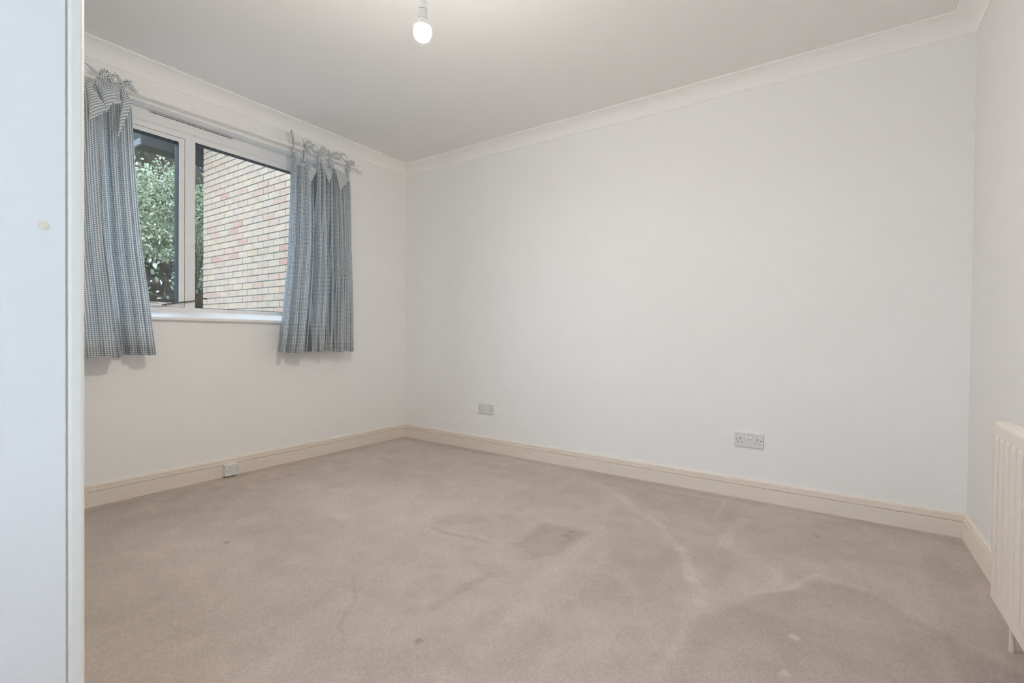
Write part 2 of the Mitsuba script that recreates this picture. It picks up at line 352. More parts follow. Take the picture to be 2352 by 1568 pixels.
obj('bud', bud, 'm_twig', tw, smooth=True)
obj('spur', tube([(-0.083, -1.911, 1.131), (-0.080, -1.911, 1.124), (-0.078, -1.913, 1.119)], 0.0017, 6), 'm_twig', tw, smooth=True)
obj('tendril', tube([(-0.083, -1.840, 1.144), (-0.078, -1.832, 1.136), (-0.076, -1.822, 1.126), (-0.078, -1.812, 1.117)], 0.0008, 6), 'm_thread', tw, smooth=True)

# ---------------------------------------------------------------- rear window (unseen, added behind the camera for cool daylight)
labels['added_window_2'] = {'label': 'large unseen white framed window added behind the camera to light the room', 'kind': 'structure'}
rf = sbox(BX0, BZ0, BX1, BZ1).difference(sbox(BX0 + 0.05, BZ0 + 0.05, BX1 - 0.05, BZ1 - 0.05))
obj('frame', wall_mesh(rf, 'y', -L - 0.16, 0.06), 'm_upvc', 'added_window_2')
yq = -L - 0.13
obj('pane', (np.array([[BX0 + .045, yq, BZ0 + .045], [BX1 - .045, yq, BZ0 + .045], [BX1 - .045, yq, BZ1 - .045], [BX0 + .045, yq, BZ1 - .045]]), np.array([[0, 1, 2], [0, 2, 3]])), 'm_glass', 'added_window_2')

# ---------------------------------------------------------------- wardrobe at the left edge
wd = thing('wardrobe', 'tall white wardrobe seen from its side at the left edge of the room', 'wardrobe')
obj('side_panel', cbox(2.382, 2.40, -3.495, -2.9355, 0.0, 2.26, 0.001), 'm_wardrobe', wd)
obj('side_panel', cbox(0.90, 0.918, -3.495, -2.9355, 0.0, 2.26, 0.001), 'm_wardrobe', wd)
obj('top_panel', cbox(0.918, 2.382, -3.495, -2.9355, 2.235, 2.26), 'm_wardrobe', wd)
obj('plinth', cbox(0.918, 2.382, -2.99, -2.97, 0.0, 0.08), 'm_wardrobe', wd)
obj('back_panel', cbox(0.918, 2.382, -3.495, -3.485, 0.08, 2.235), 'm_wardrobe', wd)
for x0, x1 in ((0.902, 1.394), (1.398, 1.890), (1.894, 2.399)):
    obj('door', rbox(x0, x1, -2.934, -2.913, 0.085, 2.255, 0.006), 'm_edge', wd, smooth=30, label='cream edged door')
cap = trimesh.creation.cylinder(radius=0.0062, height=0.003, sections=28); cap.apply_scale((1, 1, 1))
cap.apply_transform(trimesh.transformations.rotation_matrix(np.pi / 2, [0, 1, 0])); cap.apply_translation((2.4005, -2.961, 1.115))
obj('screw_cap', cap, 'm_cap', wd, label='yellowed round screw cap')

# ---------------------------------------------------------------- pendant light
BP = np.array([2.2032, -1.9956, 1.9752])
pl = thing('pendant_light', 'bare lit bulb in a white lampholder hanging from the ceiling', 'pendant light')
hx = BP + (-0.004, -0.003, 0)
gls = [(0, -0.0345), (0.010, -0.0325), (0.019, -0.0275), (0.026, -0.019), (0.0298, -0.008), (0.0302, 0.002), (0.0282, 0.012), (0.0235, 0.022), (0.0178, 0.030), (0.0142, 0.036), (0.0, 0.036)]
from scipy.interpolate import PchipInterpolator
def dense(pr, n=60):
    pr = np.array(pr, float); t = np.r_[0, np.cumsum(np.linalg.norm(np.diff(pr, axis=0), axis=1))]
    return np.stack([PchipInterpolator(t, pr[:, k])(np.linspace(0, t[-1], n)) for k in (0, 1)], 1)
tilt = trimesh.transformations.rotation_matrix(0.10, [0.55, 0.82, 0])
def hung(m, tilted=True):
    m = m.copy()
    if tilted: m.apply_transform(tilt)
    m.apply_translation(BP); return m
prof = dense(gls[:-1])
cut = int(np.argmin(np.abs(prof[:, 1] - 0.014) + (prof[:, 0] < 0.015) * 1.0))
bm = lathe(prof[:cut + 1], 48)
obj('bulb', hung(bm), 'm_bulbneck', pl, smooth=True, label='glowing pearl light bulb', emitter={'type': 'area', 'radiance': rgb((BULB, BULB * 0.96, BULB * 0.89))})
obj('bulb_neck', hung(lathe([tuple(q) for q in prof[cut:]] + [(0.0128, 0.040), (0.0118, 0.046), (0.0115, 0.056), (0, 0.056)], 32)), 'm_bulbneck', pl, smooth=30)
skirt = [(0.0130, 0.040), (0.0146, 0.0395), (0.0152, 0.041), (0.0145, 0.045), (0.0141, 0.066), (0.0138, 0.0675), (0.0, 0.0675), (0.0, 0.062), (0.0122, 0.062), (0.0130, 0.040)]
obj('lampholder_skirt', hung(lathe(skirt, 40)), 'm_flex', pl, smooth=30)
capp = [(0.0, 0.0690), (0.0138, 0.0690), (0.0141, 0.071), (0.0134, 0.088), (0.0118, 0.098), (0.0078, 0.105), (0.0050, 0.112), (0.0042, 0.118), (0, 0.118)]
obj('lampholder_cap', hung(lathe(capp, 40)), 'm_flex', pl, smooth=30)
top = (tilt[:3, :3] @ np.array([0, 0, 0.115])) + BP
ft = np.linspace(0, 1, 14)
fl = np.stack([top[0] + (top[0] - 0.03 - top[0]) * (1 - (1 - ft) ** 2) * 0.3, top[1] + 0 * ft, top[2] + (H - 0.02 - top[2]) * ft], 1)
obj('flex', tube(fl, 0.0033, 10), 'm_flex', pl, smooth=True)
rose = lathe([(0, 0), (0.038, 0), (0.036, -0.012), (0.022, -0.022), (0.008, -0.027), (0, -0.027)], 40); rose.apply_translation((fl[-1, 0], fl[-1, 1], H))
obj('ceiling_rose', rose, 'm_flex', pl, smooth=30)

# ---------------------------------------------------------------- sockets on the far wall
def socket(xc, zc, label):
    """double switched socket on the far wall, face towards -y"""
    s = thing('wall_socket', label, 'socket', 'double sockets on the far wall')
    w, h, t = 0.156, 0.086, 0.0105
    pl_ = rbox(xc - w / 2, xc + w / 2, -t, 0.0, zc - h / 2, zc + h / 2, 0.003)
    cuts = []
    for sx in (-1, 1):
        cx = xc + sx * 0.0470
        cuts += [cbox(cx - 0.0024, cx + 0.0024, -0.02, -0.004, zc + 0.003, zc + 0.0115), cbox(cx - 0.0150, cx - 0.0085, -0.02, -0.004, zc - 0.0165, zc - 0.0122), cbox(cx + 0.0085, cx + 0.0150, -0.02, -0.004, zc - 0.0165, zc - 0.0122)]
        cuts.append(cbox(xc + sx * 0.0098 - 0.0072, xc + sx * 0.0098 + 0.0072, -0.02, -0.0075, zc + 0.006, zc + 0.031))
    pl_ = trimesh.boolean.difference([pl_, trimesh.boolean.union(cuts, engine='manifold')], engine='manifold')
    obj('face_plate', pl_, 'm_plastic', s, smooth=25)
    for sx in (-1, 1):
        cx = xc + sx * 0.0470
        obj('earth_hole', cbox(cx - 0.0024, cx + 0.0024, -0.0078, -0.0038, zc + 0.003, zc + 0.0115), 'm_hole', s)
        for q in (-1, 1):
            obj('pin_hole', cbox(cx + q * 0.01175 - 0.00325, cx + q * 0.01175 + 0.00325, -0.0088, -0.0038, zc - 0.0165, zc - 0.0122), 'm_shutter', s)
        rx = xc + sx * 0.0098
        rock = trimesh.convex.convex_hull(np.array([(rx + a * 0.0064, y, z) for a in (-1, 1) for y, z in ((-0.007, zc + 0.007), (-0.007, zc + 0.030), (-0.0105, zc + 0.0295), (-0.0145, zc + 0.008), (-0.0125, zc + 0.007))]))
        obj('rocker_switch', rock, 'm_switch', s)
        sc = trimesh.creation.cylinder(radius=0.0031, height=0.0014, sections=20)
        sc.apply_transform(trimesh.transformations.rotation_matrix(np.pi / 2, [1, 0, 0])); sc.apply_translation((xc + sx * 0.0658, -0.0108, zc + 0.001))
        obj('screw', sc, 'm_screw_dark', s)
    return s
socket(0.971, 0.3505, 'white double socket on the long wall, nearer the window wall, looking smaller')
socket(2.941, 0.3510, 'white double socket on the long wall, nearer the radiator, looking larger')

# boxed outlet fixed on the skirting under the window
jb = thing('flex_outlet_box', 'small white surface box with two screws on the skirting below the window', 'outlet box')
bx0, by0, by1, bz0, bz1 = 0.017, -1.6215, -1.536, 0.008, 0.083
obj('back_box', cbox(bx0, bx0 + 0.025, by0, by1, bz0, bz1, 0.0015), 'm_plastic', jb)
obj('cover_plate', rbox(bx0 + 0.0255, bx0 + 0.034, by0, by1, bz0, bz1, 0.002), 'm_plastic', jb, smooth=30)
for y in (by0 + 0.010, by1 - 0.010):
    sc = trimesh.creation.cylinder(radius=0.0032, height=0.0014, sections=20)
    sc.apply_transform(trimesh.transformations.rotation_matrix(np.pi / 2, [0, 1, 0])); sc.apply_translation((bx0 + 0.0343, y, 0.044))
    obj('screw', sc, 'm_screw_dark', jb)
obj('outlet_slot', cbox(bx0 + 0.0335, bx0 + 0.0345, -1.590, -1.566, 0.0465, 0.0480), 'm_hole', jb) if False else None
obj('moulded_ridge', join(cbox(bx0 + 0.033, bx0 + 0.0355, -1.590, -1.566, 0.049, 0.0505, 0.0004), cbox(bx0 + 0.033, bx0 + 0.0355, -1.590, -1.566, 0.038, 0.0395, 0.0004)), 'm_plastic', jb)

# ---------------------------------------------------------------- radiator on the right wall
rd = thing('radiator', 'cream fluted panel radiator on the right wall', 'radiator')
RY0, RY1, RZ0, RZ1, RX = -2.25, -0.952, 0.108, 0.697, 3.800
pitch = 0.0595
ny, nz = 520, 90
yy = np.linspace(RY0, RY1, ny)
zs = np.r_[np.linspace(RZ0, RZ0 + 0.02, 8)[:-1], np.linspace(RZ0 + 0.02, 0.20, 34)[:-1], np.linspace(0.20, 0.61, 12)[:-1], np.linspace(0.61, 0.67, 24)[:-1], np.linspace(0.67, RZ1, 12)]
Y, Z = np.meshgrid(yy, zs, indexing='ij')
ph = (Y + 0.998) / pitch
ph = ph - np.round(ph)                                   # 0 at the middle of a ridge
groove = np.clip((np.abs(ph) - 0.30) / 0.17, 0, 1); groove = groove * groove * (3 - 2 * groove)
sm_ = lambda a, b, x: (lambda t: t * t * (3 - 2 * t))(np.clip((x - a) / (b - a), 0, 1))
win = sm_(0.148, 0.168, Z) * (1 - sm_(0.638, 0.656, Z))
edge = sm_(RY0 + 0.006, RY0 + 0.02, Y) * (1 - sm_(RY1 - 0.02, RY1 - 0.006, Y))
depth = -0.0085 * groove * win * edge + 0.0035 * (1 - groove) * win * edge
# rounded rim all round
def rim(t, r): return np.where(t < r, r - np.sqrt(np.clip(r * r - (r - t) ** 2, 0, None)), 0)
back = rim(RZ1 - Z, 0.014) + rim(Z - RZ0, 0.010) + rim(RY1 - Y, 0.008) + rim(Y - RY0, 0.008)
X = RX - depth + np.minimum(back, 0.018)
v = np.stack([X, Y, Z], -1).reshape(-1, 3); f = grid_faces(len(yy), len(zs))
nv = len(zs)
border = [i * nv for i in range(len(yy))] + [(len(yy) - 1) * nv + j for j in range(1, nv)] + [i * nv + nv - 1 for i in range(len(yy) - 2, -1, -1)] + [j for j in range(nv - 2, 0, -1)]
bk = v[border].copy(); bk[:, 0] = 3.838
base = len(v); v = np.vstack([v, bk, bk.mean(0)]); nb = len(border); ex = []
for i in range(nb):
    j = (i + 1) % nb
    ex += [(border[i], border[j], base + j), (border[i], base + j, base + i), (base + i, base + j, base + nb)]
rm = trimesh.Trimesh(v, np.vstack([f, ex]), process=False); rm.fix_normals()
obj('panel', rm, 'm_rad', rd, smooth=35)
for y in (-1.10, -2.10):
    obj('wall_bracket', cbox(3.838, 3.8995, y - 0.015, y + 0.015, 0.2, 0.6, 0.002), 'm_rad', rd)
pv = obj('pipe', tube([(3.828, -1.072, 0.0), (3.828, -1.071, 0.05), (3.828, -1.070, 0.108)], 0.0068, 20), 'm_rad', rd, smooth=40)
obj('pipe', tube([(3.828, -2.14, 0.0), (3.828, -2.14, 0.05), (3.828, -2.14, 0.108)], 0.0098, 20), 'm_rad', rd, smooth=40)

# ---------------------------------------------------------------- curtain pole
cp = thing('curtain_pole', 'white curtain pole with ball finials above the window', 'curtain pole')
PX = 0.09
def pole_z(y): return 2.304 + (y + 2.15) / (2.15 - 0.64) * 0.018
def pole_pt(y): return np.array([PX, y, pole_z(y)])
obj('rod', tube([pole_pt(y) for y in np.linspace(-2.93, -0.640, 6)], 0.0092, 24), 'm_pole', cp, smooth=50)
for y, s in ((-0.640, 1), (-2.93, -1)):
    fin = lathe(dense([(0.0092, 0), (0.0135, 0.003), (0.0135, 0.006), (0.009, 0.010), (0.0085, 0.014), (0.018, 0.018), (0.0255, 0.028), (0.0285, 0.040), (0.0265, 0.053), (0.018, 0.064), (0.008, 0.069), (0, 0.070)], 70), 36)
    fin.apply_transform(trimesh.transformations.rotation_matrix(-s * np.pi / 2, [1, 0, 0])); fin.apply_translation(pole_pt(y))
    fin.fix_normals()
    obj('finial', fin, 'm_pole', cp, smooth=40)
for y in (-0.93, -1.20 - 1.42):
    q = pole_pt(y)
    br = tube([(0.0, y, q[2] - 0.02), (0.05, y, q[2] - 0.022), (PX - 0.004, y, q[2] - 0.016)], 0.006, 10)
    disc = trimesh.creation.cylinder(radius=0.02, height=0.006, sections=24); disc.apply_transform(trimesh.transformations.rotation_matrix(np.pi / 2, [0, 1, 0])); disc.apply_translation((0.003, y, q[2] - 0.02))
    obj('bracket', join(br, disc), 'm_pole', cp)

# ---------------------------------------------------------------- curtains
def curtain(label, edges, folds, ties, tops, flaps, zb, hem_wave, seed):
    """edges: (z, left y, right y) rows; folds: (s, 0..1 height of the cloth) ridge and valley points; tops: (s, z) of the upper edge"""
    key = thing('curtain', label, 'curtain', 'gingham curtains on the pole')
    r = np.random.default_rng(seed)
    e = np.array(edges)[::-1]
    yl, yr = PchipInterpolator(e[:, 0], e[:, 1], extrapolate=True), PchipInterpolator(e[:, 0], e[:, 2], extrapolate=True)
    fo = np.array(folds)
    def prof(s):
        i = np.clip(np.searchsorted(fo[:, 0], s) - 1, 0, len(fo) - 2)
        t = np.clip((s - fo[i, 0]) / (fo[i + 1, 0] - fo[i, 0]), 0, 1)
        t = np.clip((t - 0.24) / 0.52, 0, 1)
        t = t * t * (3 - 2 * t)
        return fo[i, 1] + (fo[i + 1, 1] - fo[i, 1]) * t + 0.10 * np.sin(np.pi * t) ** 2
    nu, nvv = 421, 101
    s = np.linspace(0, 1, nu)
    tz = PchipInterpolator(*np.array(tops).T)(s)
    bz = zb + hem_wave * np.sin(s * 9 + seed) + 0.004 * np.sin(s * 31)
    vv = np.linspace(0, 1, nvv)
    S, V = np.meshgrid(s, vv, indexing='ij')
    Zc = tz[:, None] + (bz - tz)[:, None] * V
    # folds wander a little with height and grow towards the hem
    Sw = np.clip(S + 0.012 * np.sin(Zc * 4.1 + S * 5 + seed) * np.sin(np.pi * S), 0, 1)
    amp = 0.118 + 0.026 * (1 - (Zc - 0.82) / 1.48)
    Xc = 0.042 + amp * prof(Sw) + 0.006 * (meshkit.noise(np.stack([S * 9, Zc * 3, 0 * S], -1), seed) - 0.5)
    gather = np.clip((Zc - 2.16) / 0.12, 0, 1)
    Xc = Xc * (1 - gather * 0.6) + (PX + 0.004) * gather * 0.6
    ridge = prof(Sw)
    # lateral bulge makes the folds overlap like cloth
    Yc = yl(Zc) + (yr(Zc) - yl(Zc)) * S
    P = np.stack([Xc, Yc, Zc], -1)
    mid = P[:, nvv // 2]
    arc = np.r_[0, np.cumsum(np.linalg.norm(np.diff(mid[:, :2], axis=0), axis=1))]
    uv = np.stack([np.repeat(arc[:, None], nvv, 1), Zc], -1)
    obj('fabric', (P.reshape(-1, 3), grid_faces(nu, nvv)), 'm_gingham', key, smooth=True, uv=uv.reshape(-1, 2))
    # double hem behind the lower edge
    hz = np.linspace(0, 1, 8)
    hp, hu = [], []
    for i in range(nu):
        z1 = bz[i] + 0.0005
        zz = z1 + 0.055 * hz
        k = np.clip((tz[i] - zz) / (tz[i] - bz[i]), 0, 1) * (nvv - 1)
        hp.append(np.stack([np.interp(k, np.arange(nvv), P[i, :, 0]) - 0.0022, np.interp(k, np.arange(nvv), P[i, :, 1]), zz], 1))
        hu.append(np.stack([np.full(8, arc[i]), zz], 1))
    obj('hem', (np.array(hp).reshape(-1, 3), grid_faces(nu, 8)), 'm_gingham', key, smooth=True, uv=np.array(hu).reshape(-1, 2))
    # folded-over heading flaps
    for A, Tp, B, bulge in flaps:
        A, Tp, B = (np.array(q, float) for q in (A, Tp, B))
        n = 22; pts, uvs, fc = [], [], []
        idx = {}
        for i in range(n + 1):
            for j in range(n + 1 - i):
                a, b = i / n, j / n; c = 1 - a - b
                q = A * c + Tp * a + B * b
                out = bulge * (4 * a * c * 0.6 + 27 * a * b * c * 0.5 + 0.25 * a)
                idx[i, j] = len(pts); pts.append((q[0] + out, q[1] - 0.010 * 27 * a * b * c, q[2]))
                loc = np.array([(q - A)[1], (q - A)[2]])
                an = 0.85
                uvs.append((loc[0] * math.cos(an) - loc[1] * math.sin(an), loc[0] * math.sin(an) + loc[1] * math.cos(an)))
        for i in range(n):
            for j in range(n - i):
                fc.append((idx[i, j], idx[i + 1, j], idx[i, j + 1]))
                if j < n - i - 1: fc.append((idx[i + 1, j], idx[i + 1, j + 1], idx[i, j + 1]))
        obj('heading_flap', (np.array(pts), np.array(fc)), 'm_gingham_thick', key, smooth=True, uv=np.array(uvs))
    for t in ties:
        obj('tie', *tie_mesh(t, r), parent=key, smooth=True) if False else tie(key, t, r)
    return key

def ribbon(path, width, normal_hint, cup=0.15):
    """a soft strip of cloth along a path; returns (vertices, faces, uv)"""
    path = np.array(path, float)
    d = np.r_[0, np.cumsum(np.linalg.norm(np.diff(path, axis=0), axis=1))]
    n = max(10, int(d[-1] / 0.004))
    q = np.linspace(0, d[-1], n)
    path = np.stack([PchipInterpolator(d, path[:, k])(q) for k in range(3)], 1)
    t = np.gradient(path, axis=0); t /= np.linalg.norm(t, axis=1, keepdims=True) + 1e-9
    w = np.broadcast_to(np.interp(q / q[-1], np.linspace(0, 1, len(np.atleast_1d(width))), np.atleast_1d(width)) if np.ndim(width) else width, n)
    hint = np.array(normal_hint, float)
    side = np.cross(t, hint); side /= np.linalg.norm(side, axis=1, keepdims=True) + 1e-9
    nor = np.cross(side, t)
    m = 5; vs, uv = [], []
    for k in range(m):
        a = (k / (m - 1) - 0.5)
        vs.append(path + side * (a * w)[:, None] + nor * ((0.25 - a * a) * cup * w)[:, None])
        uv.append(np.stack([a * w + 0.004, q], 1))
    V = np.stack(vs, 1).reshape(-1, 3); U = np.stack(uv, 1).reshape(-1, 2)
    return V, grid_faces(n, m), U

def tie(key, t, r):
    """strap from the cloth up round the pole, a knot, two bow loops and two tails: one soft part"""
    y, ytop, ztop, loops, tails = t['y'], t['from'][0], t['from'][1], t['loops'], t['tails']
    q = pole_pt(y); parts = []
    knot = q + (0.012, 0, 0.010)
    xs = t.get('x', PX + 0.02)
    parts.append(ribbon([(xs, ytop, ztop), (xs + 0.006, (ytop + y) / 2, (ztop + q[2]) / 2), (PX + 0.0125, y, q[2]), tuple(knot)], [0.036, 0.028, 0.022, 0.016], (1, 0, 0)))
    parts.append(ribbon([(PX - 0.012, ytop + 0.006, ztop + 0.005), (PX - 0.0155, y + 0.004, q[2] - 0.01), (PX - 0.014, y + 0.003, q[2] + 0.008), (PX - 0.002, y + 0.002, q[2] + 0.0155), tuple(knot)], [0.034, 0.022, 0.019, 0.016, 0.016], (1, 0, 0.3)))
    for ang, ln, fat in loops:
        dy, dz = math.cos(ang), math.sin(ang)
        ax, nx = np.array([0.15, dy, dz]), np.array([0.0, -dz, dy])
        k = knot + (0.004, 0, 0)
        pts = [k, k + ax * ln * 0.45 + nx * ln * fat + (0.006, 0, 0), k + ax * ln * 0.85 + nx * ln * fat * 0.9 + (0.008, 0, 0), k + ax * ln + (0.012, 0, 0), k + ax * ln * 0.85 - nx * ln * fat * 0.8 + (0.014, 0, 0), k + ax * ln * 0.4 - nx * ln * fat * 0.7 + (0.010, 0, 0), k]
        parts.append(ribbon(pts, 0.021, (0.8, 0.5 * dz, -0.5 * dy), 0.25))
    for ang, ln, curl in tails:
        dy, dz = math.cos(ang), math.sin(ang)
        k = knot + (0.006, 0, 0)
        pts = [k, k + np.array([0.010, dy * ln * 0.4, dz * ln * 0.4]), k + np.array([0.014, dy * ln * 0.75, dz * ln * 0.75 + curl * 0.5]), k + np.array([0.008, dy * ln, dz * ln + curl])]
        parts.append(ribbon(pts, [0.012, 0.021, 0.024, 0.019, 0.004], (1, 0.2, 0.3), 0.25))
    kn = trimesh.creation.icosphere(subdivisions=2, radius=1); kn.apply_scale((0.010, 0.011, 0.010)); kn.apply_translation(knot + (0.003, 0, 0))
    kv = np.array(kn.vertices); kv += 0.002 * (meshkit.noise(kv * 300, 3)[:, None] - 0.5)
    parts.append((kv, np.array(kn.faces), np.stack([kv[:, 1] + kv[:, 0], kv[:, 2]], 1)))
    V, F, U, at = [], [], [], 0
    for a, b, c in parts:
        V.append(a); F.append(b + at); U.append(c); at += len(a)
    obj('tie', (np.vstack(V), np.vstack(F)), 'm_gingham_thick', key, smooth=True, uv=np.vstack(U))

pi = math.pi
# right-hand curtain
curtain('blue grey gingham curtain gathered at the right side of the window',
        [(2.33, -1.205, -0.715), (2.0, -1.212, -0.708), (1.60, -1.226, -0.696), (1.1, -1.27, -0.684), (0.82, -1.305, -0.680)],
        [(0, .75), (.02, .95), (.085, .02), (.14, .75), (.235, 1.0), (.318, .0), (.345, .62), (.39, .18), (.44, .75), (.50, .95), (.575, .02), (.605, .55), (.645, .80), (.685, .22), (.735, .80), (.79, .92), (.845, .42), (.90, .70), (.96, .72), (1, .55)],
        [dict(y=-1.188, **{'from': (-1.165, 2.20)}, loops=[(1.95, .085, .07)], tails=[(0.4, .05, -.01)]),
         dict(y=-1.095, **{'from': (-1.10, 2.22)}, loops=[(1.0, .05, .35), (2.5, .03, .3)], tails=[(2.3, .055, .01), (-0.9, .06, -.015)]),
         dict(y=-0.985, **{'from': (-0.975, 2.245)}, loops=[(2.85, .075, .28), (0.7, .055, .25)], tails=[(1.1, .055, .005), (-0.3, .055, -.012)]),
         dict(y=-0.890, **{'from': (-0.875, 2.245)}, loops=[(0.25, .085, .25), (2.7, .04, .3)], tails=[(2.2, .04, .005)]),
         dict(y=-0.725, **{'from': (-0.722, 2.255)}, loops=[(2.70, .085, .20), (0.05, .045, .30)], tails=[(-0.1, .05, -.012)])],
        [(0, 2.262), (.055, 2.255), (.10, 2.19), (.16, 2.175), (.22, 2.225), (.31, 2.165), (.40, 2.19), (.47, 2.25), (.56, 2.185), (.64, 2.235), (.68, 2.25), (.76, 2.235), (.87, 2.195), (.95, 2.25), (1, 2.258)],
        [((PX + .045, -1.105, 2.215), (PX + .070, -1.040, 2.160), (PX + .090, -1.105, 2.040), .012),
         ((PX + .045, -0.980, 2.235), (PX + .070, -0.905, 2.200), (PX + .085, -0.940, 2.09), .012),
         ((PX + .045, -0.868, 2.248), (PX + .070, -0.752, 2.180), (PX + .090, -0.850, 2.06), .014)],
        0.823, 0.003, 3)
# left-hand curtain
curtain('blue grey gingham curtain hanging beside the wardrobe at the left side of the window',
        [(2.33, -2.80, -2.150), (2.0, -2.80, -2.140), (1.45, -2.80, -2.106), (1.1, -2.80, -2.066), (0.82, -2.80, -2.036)],
        [(0, .3), (.06, .9), (.13, .1), (.20, .9), (.28, .1), (.36, .9), (.45, .15), (.54, .85), (.61, .92), (.735, 1.0), (.765, .95), (.79, .0), (.83, .12), (.875, .5), (.93, .80), (.97, .82), (1, .7)],
        [dict(y=-2.285, **{'from': (-2.295, 2.245)}, loops=[(0.75, .045, .30), (-0.5, .07, .2)], tails=[(2.7, .07, .01), (0.15, .05, .005)]),
         dict(y=-2.185, **{'from': (-2.175, 2.235)}, loops=[(2.95, .055, .30), (0.55, .035, .25)], tails=[(0.0, .07, -.03), (2.5, .05, .015)]),
         dict(y=-2.43, **{'from': (-2.43, 2.235)}, loops=[(0.6, .05, .3), (2.6, .05, .3)], tails=[(-0.4, .05, 0)]),
         dict(y=-2.58, **{'from': (-2.58, 2.235)}, loops=[(0.6, .05, .3), (2.6, .05, .3)], tails=[(-0.4, .05, 0)]),
         dict(y=-2.75, **{'from': (-2.75, 2.235)}, loops=[(0.6, .05, .3), (2.6, .05, .3)], tails=[(-0.4, .05, 0)])],
        [(0, 2.25), (.08, 2.25), (.20, 2.17), (.34, 2.24), (.46, 2.17), (.57, 2.24), (.66, 2.19), (.76, 2.245), (.80, 2.25), (.87, 2.20), (.91, 2.195), (.96, 2.24), (1, 2.245)],
        [((PX + .05, -2.310, 2.262), (PX + .075, -2.220, 2.240), (PX + .095, -2.275, 2.105), .014),
         ((PX + .045, -2.195, 2.258), (PX + .060, -2.150, 2.230), (PX + .098, -2.232, 1.975), .010),
         ((PX + .045, -2.350, 2.270), (PX + .090, -2.270, 2.120), (PX + .100, -2.345, 2.04), .012)],
        0.826, 0.004, 5)

# ---------------------------------------------------------------- outside: brick wing
BY = -0.25
wo = 'wall_outside'
labels[wo] = {'label': 'pale buff and pink brick wall of the building wing outside the window', 'kind': 'structure'}
BXL, BXR = -3.525, -TH
obj('mortar', cbox(BXL + 0.004, BXR, BY + 0.007, 3.0, -0.4, 3.60), 'm_mortar', wo)
CH, BL, BH = 0.0757, 0.2272, 0.0655
z00 = 1.250 - 20 * CH
perp = []
rest = {i: [] for i in range(len(BRICKS))}
count = 0
base_brick = {}
rb = np.random.default_rng(11)
for r in range(-2, 64):
    z0 = z00 + r * CH
    if z0 + BH > 3.58 or z0 < -0.4: continue
    off = (0.0 if r % 2 == 0 else -BL / 2)
    x = BXL + off
    while x < BXR - 0.01:
        xa, xb = max(x, BXL), min(x + BL - 0.009, BXR)
        if xb - xa > 0.03:
            m = cbox(xa, xb, BY + rb.uniform(-0.0012, 0.0012), BY + 0.08, z0, z0 + BH, 0.0022)
            u = rb.random()
            top_pink = 1.0 if z0 < 2.2 else 0.6
            k = 0 if u < .30 else 1 if u < .48 else 2 if u < .62 else 3 if u < .74 else 4 if u < .84 else 5 if u < .84 + .09 * top_pink else 6 if u < .84 + .13 * top_pink else 7 if u > .985 else 1
            zv = 2.72 + (-1.57 - xa) / 1.96 * 0.70 + 0.08
            if 1.17 < z0 + BH and z0 < zv and xb < -1.40 and count < 298:
                obj('brick', m, f'm_brick{k}', wo); count += 1
            else:
                rest[k].append(m)
            if xb < BXR:
                perp.append(cbox(xb - 0.001, xb + 0.010, BY + 0.0035, BY + 0.03, z0, z0 + BH))
        x += BL
allrest = [(k, m) for k in rest for m in rest[k]]
for k in (0, 4):
    ms = [m for q, m in allrest if (q < 4) == (k == 0)]
    obj('brickwork', join(*ms), f'm_brick{k}', wo, kind='stuff')
obj('upright_joints', join(*perp), 'm_perp', wo, kind='stuff')

rv = thing('wing_roof', 'dark overhanging eave of the brick wing above the shrub', 'roof')
obj('roof_slab', cbox(-3.66, -TH - 0.5, -0.62, 3.0, 3.60, 3.75), 'm_roof', rv)
obj('soffit', cbox(-3.95, -3.70, -0.868, 0.7, 3.250, 3.60, 0.004), 'm_soffit', rv, label='dark boxed eave')
obj('end_cap', cbox(-3.94, -3.695, -0.895, -0.868, 3.240, 3.32, 0.006), 'm_fascia_end', rv, label='pale grey eave end')
obj('roof_deck', cbox(-3.95, -3.66, -0.62, 0.7, 3.60, 3.75), 'm_roof', rv)
ho = thing('added_eave', 'unseen roof edge added over the window to block sky light from the brick', 'roof')
obj('eave', cbox(-0.50, -TH - 0.005, -L - 0.3, BY - 0.46, H + 0.16, H + 0.26), 'm_soffit', ho)  # unseen eave added to hold sky light off the brick
struct('ground', cbox(-30, 30, -30, 30, -0.6, -0.25), 'm_bounce_ground', 'unseen paving outside the house, made pale to bounce sky light to the window')

# ---------------------------------------------------------------- outside: shrubs
def leaf_template(n=4):
    t = np.linspace(0, 1, n + 1)
    w = np.sin(np.pi * t ** 0.8) * 0.26
    v, f = [], []
    for i, (a, b) in enumerate(zip(t, w)):
        lift = -0.18 * a * a
        v += [(a, -b, lift + 0.28 * b), (a, 0, lift), (a, b, lift + 0.28 * b)]
        if i:
            p, q = 3 * (i - 1), 3 * i
            f += [(p, q, q + 1), (p, q + 1, p + 1), (p + 1, q + 1, q + 2), (p + 1, q + 2, p + 2)]
    return np.array(v), np.array(f)
LV, LF = leaf_template()

def leaves(pos, nrm, size, cols, r, droop=0.35):
    n = len(pos)
    d = nrm + r.normal(0, 0.75, (n, 3)); d[:, 2] -= droop
    d /= np.linalg.norm(d, axis=1, keepdims=True)
    up = np.array([0, 0, 1.0]) + r.normal(0, 0.45, (n, 3)) + nrm * 0.5
    s = np.cross(up, d); s /= np.linalg.norm(s, axis=1, keepdims=True)
    u = np.cross(d, s)
    M = np.stack([d, s, u], 2) * size[:, None, None]
    V = np.einsum('nij,kj->nki', M, LV) + pos[:, None]
    F = (LF[None] + (np.arange(n) * len(LV))[:, None, None]).reshape(-1, 3)
    Cc = np.repeat(cols[:, None], len(LV), 1)
    return V.reshape(-1, 3), F, Cc.reshape(-1, 3)

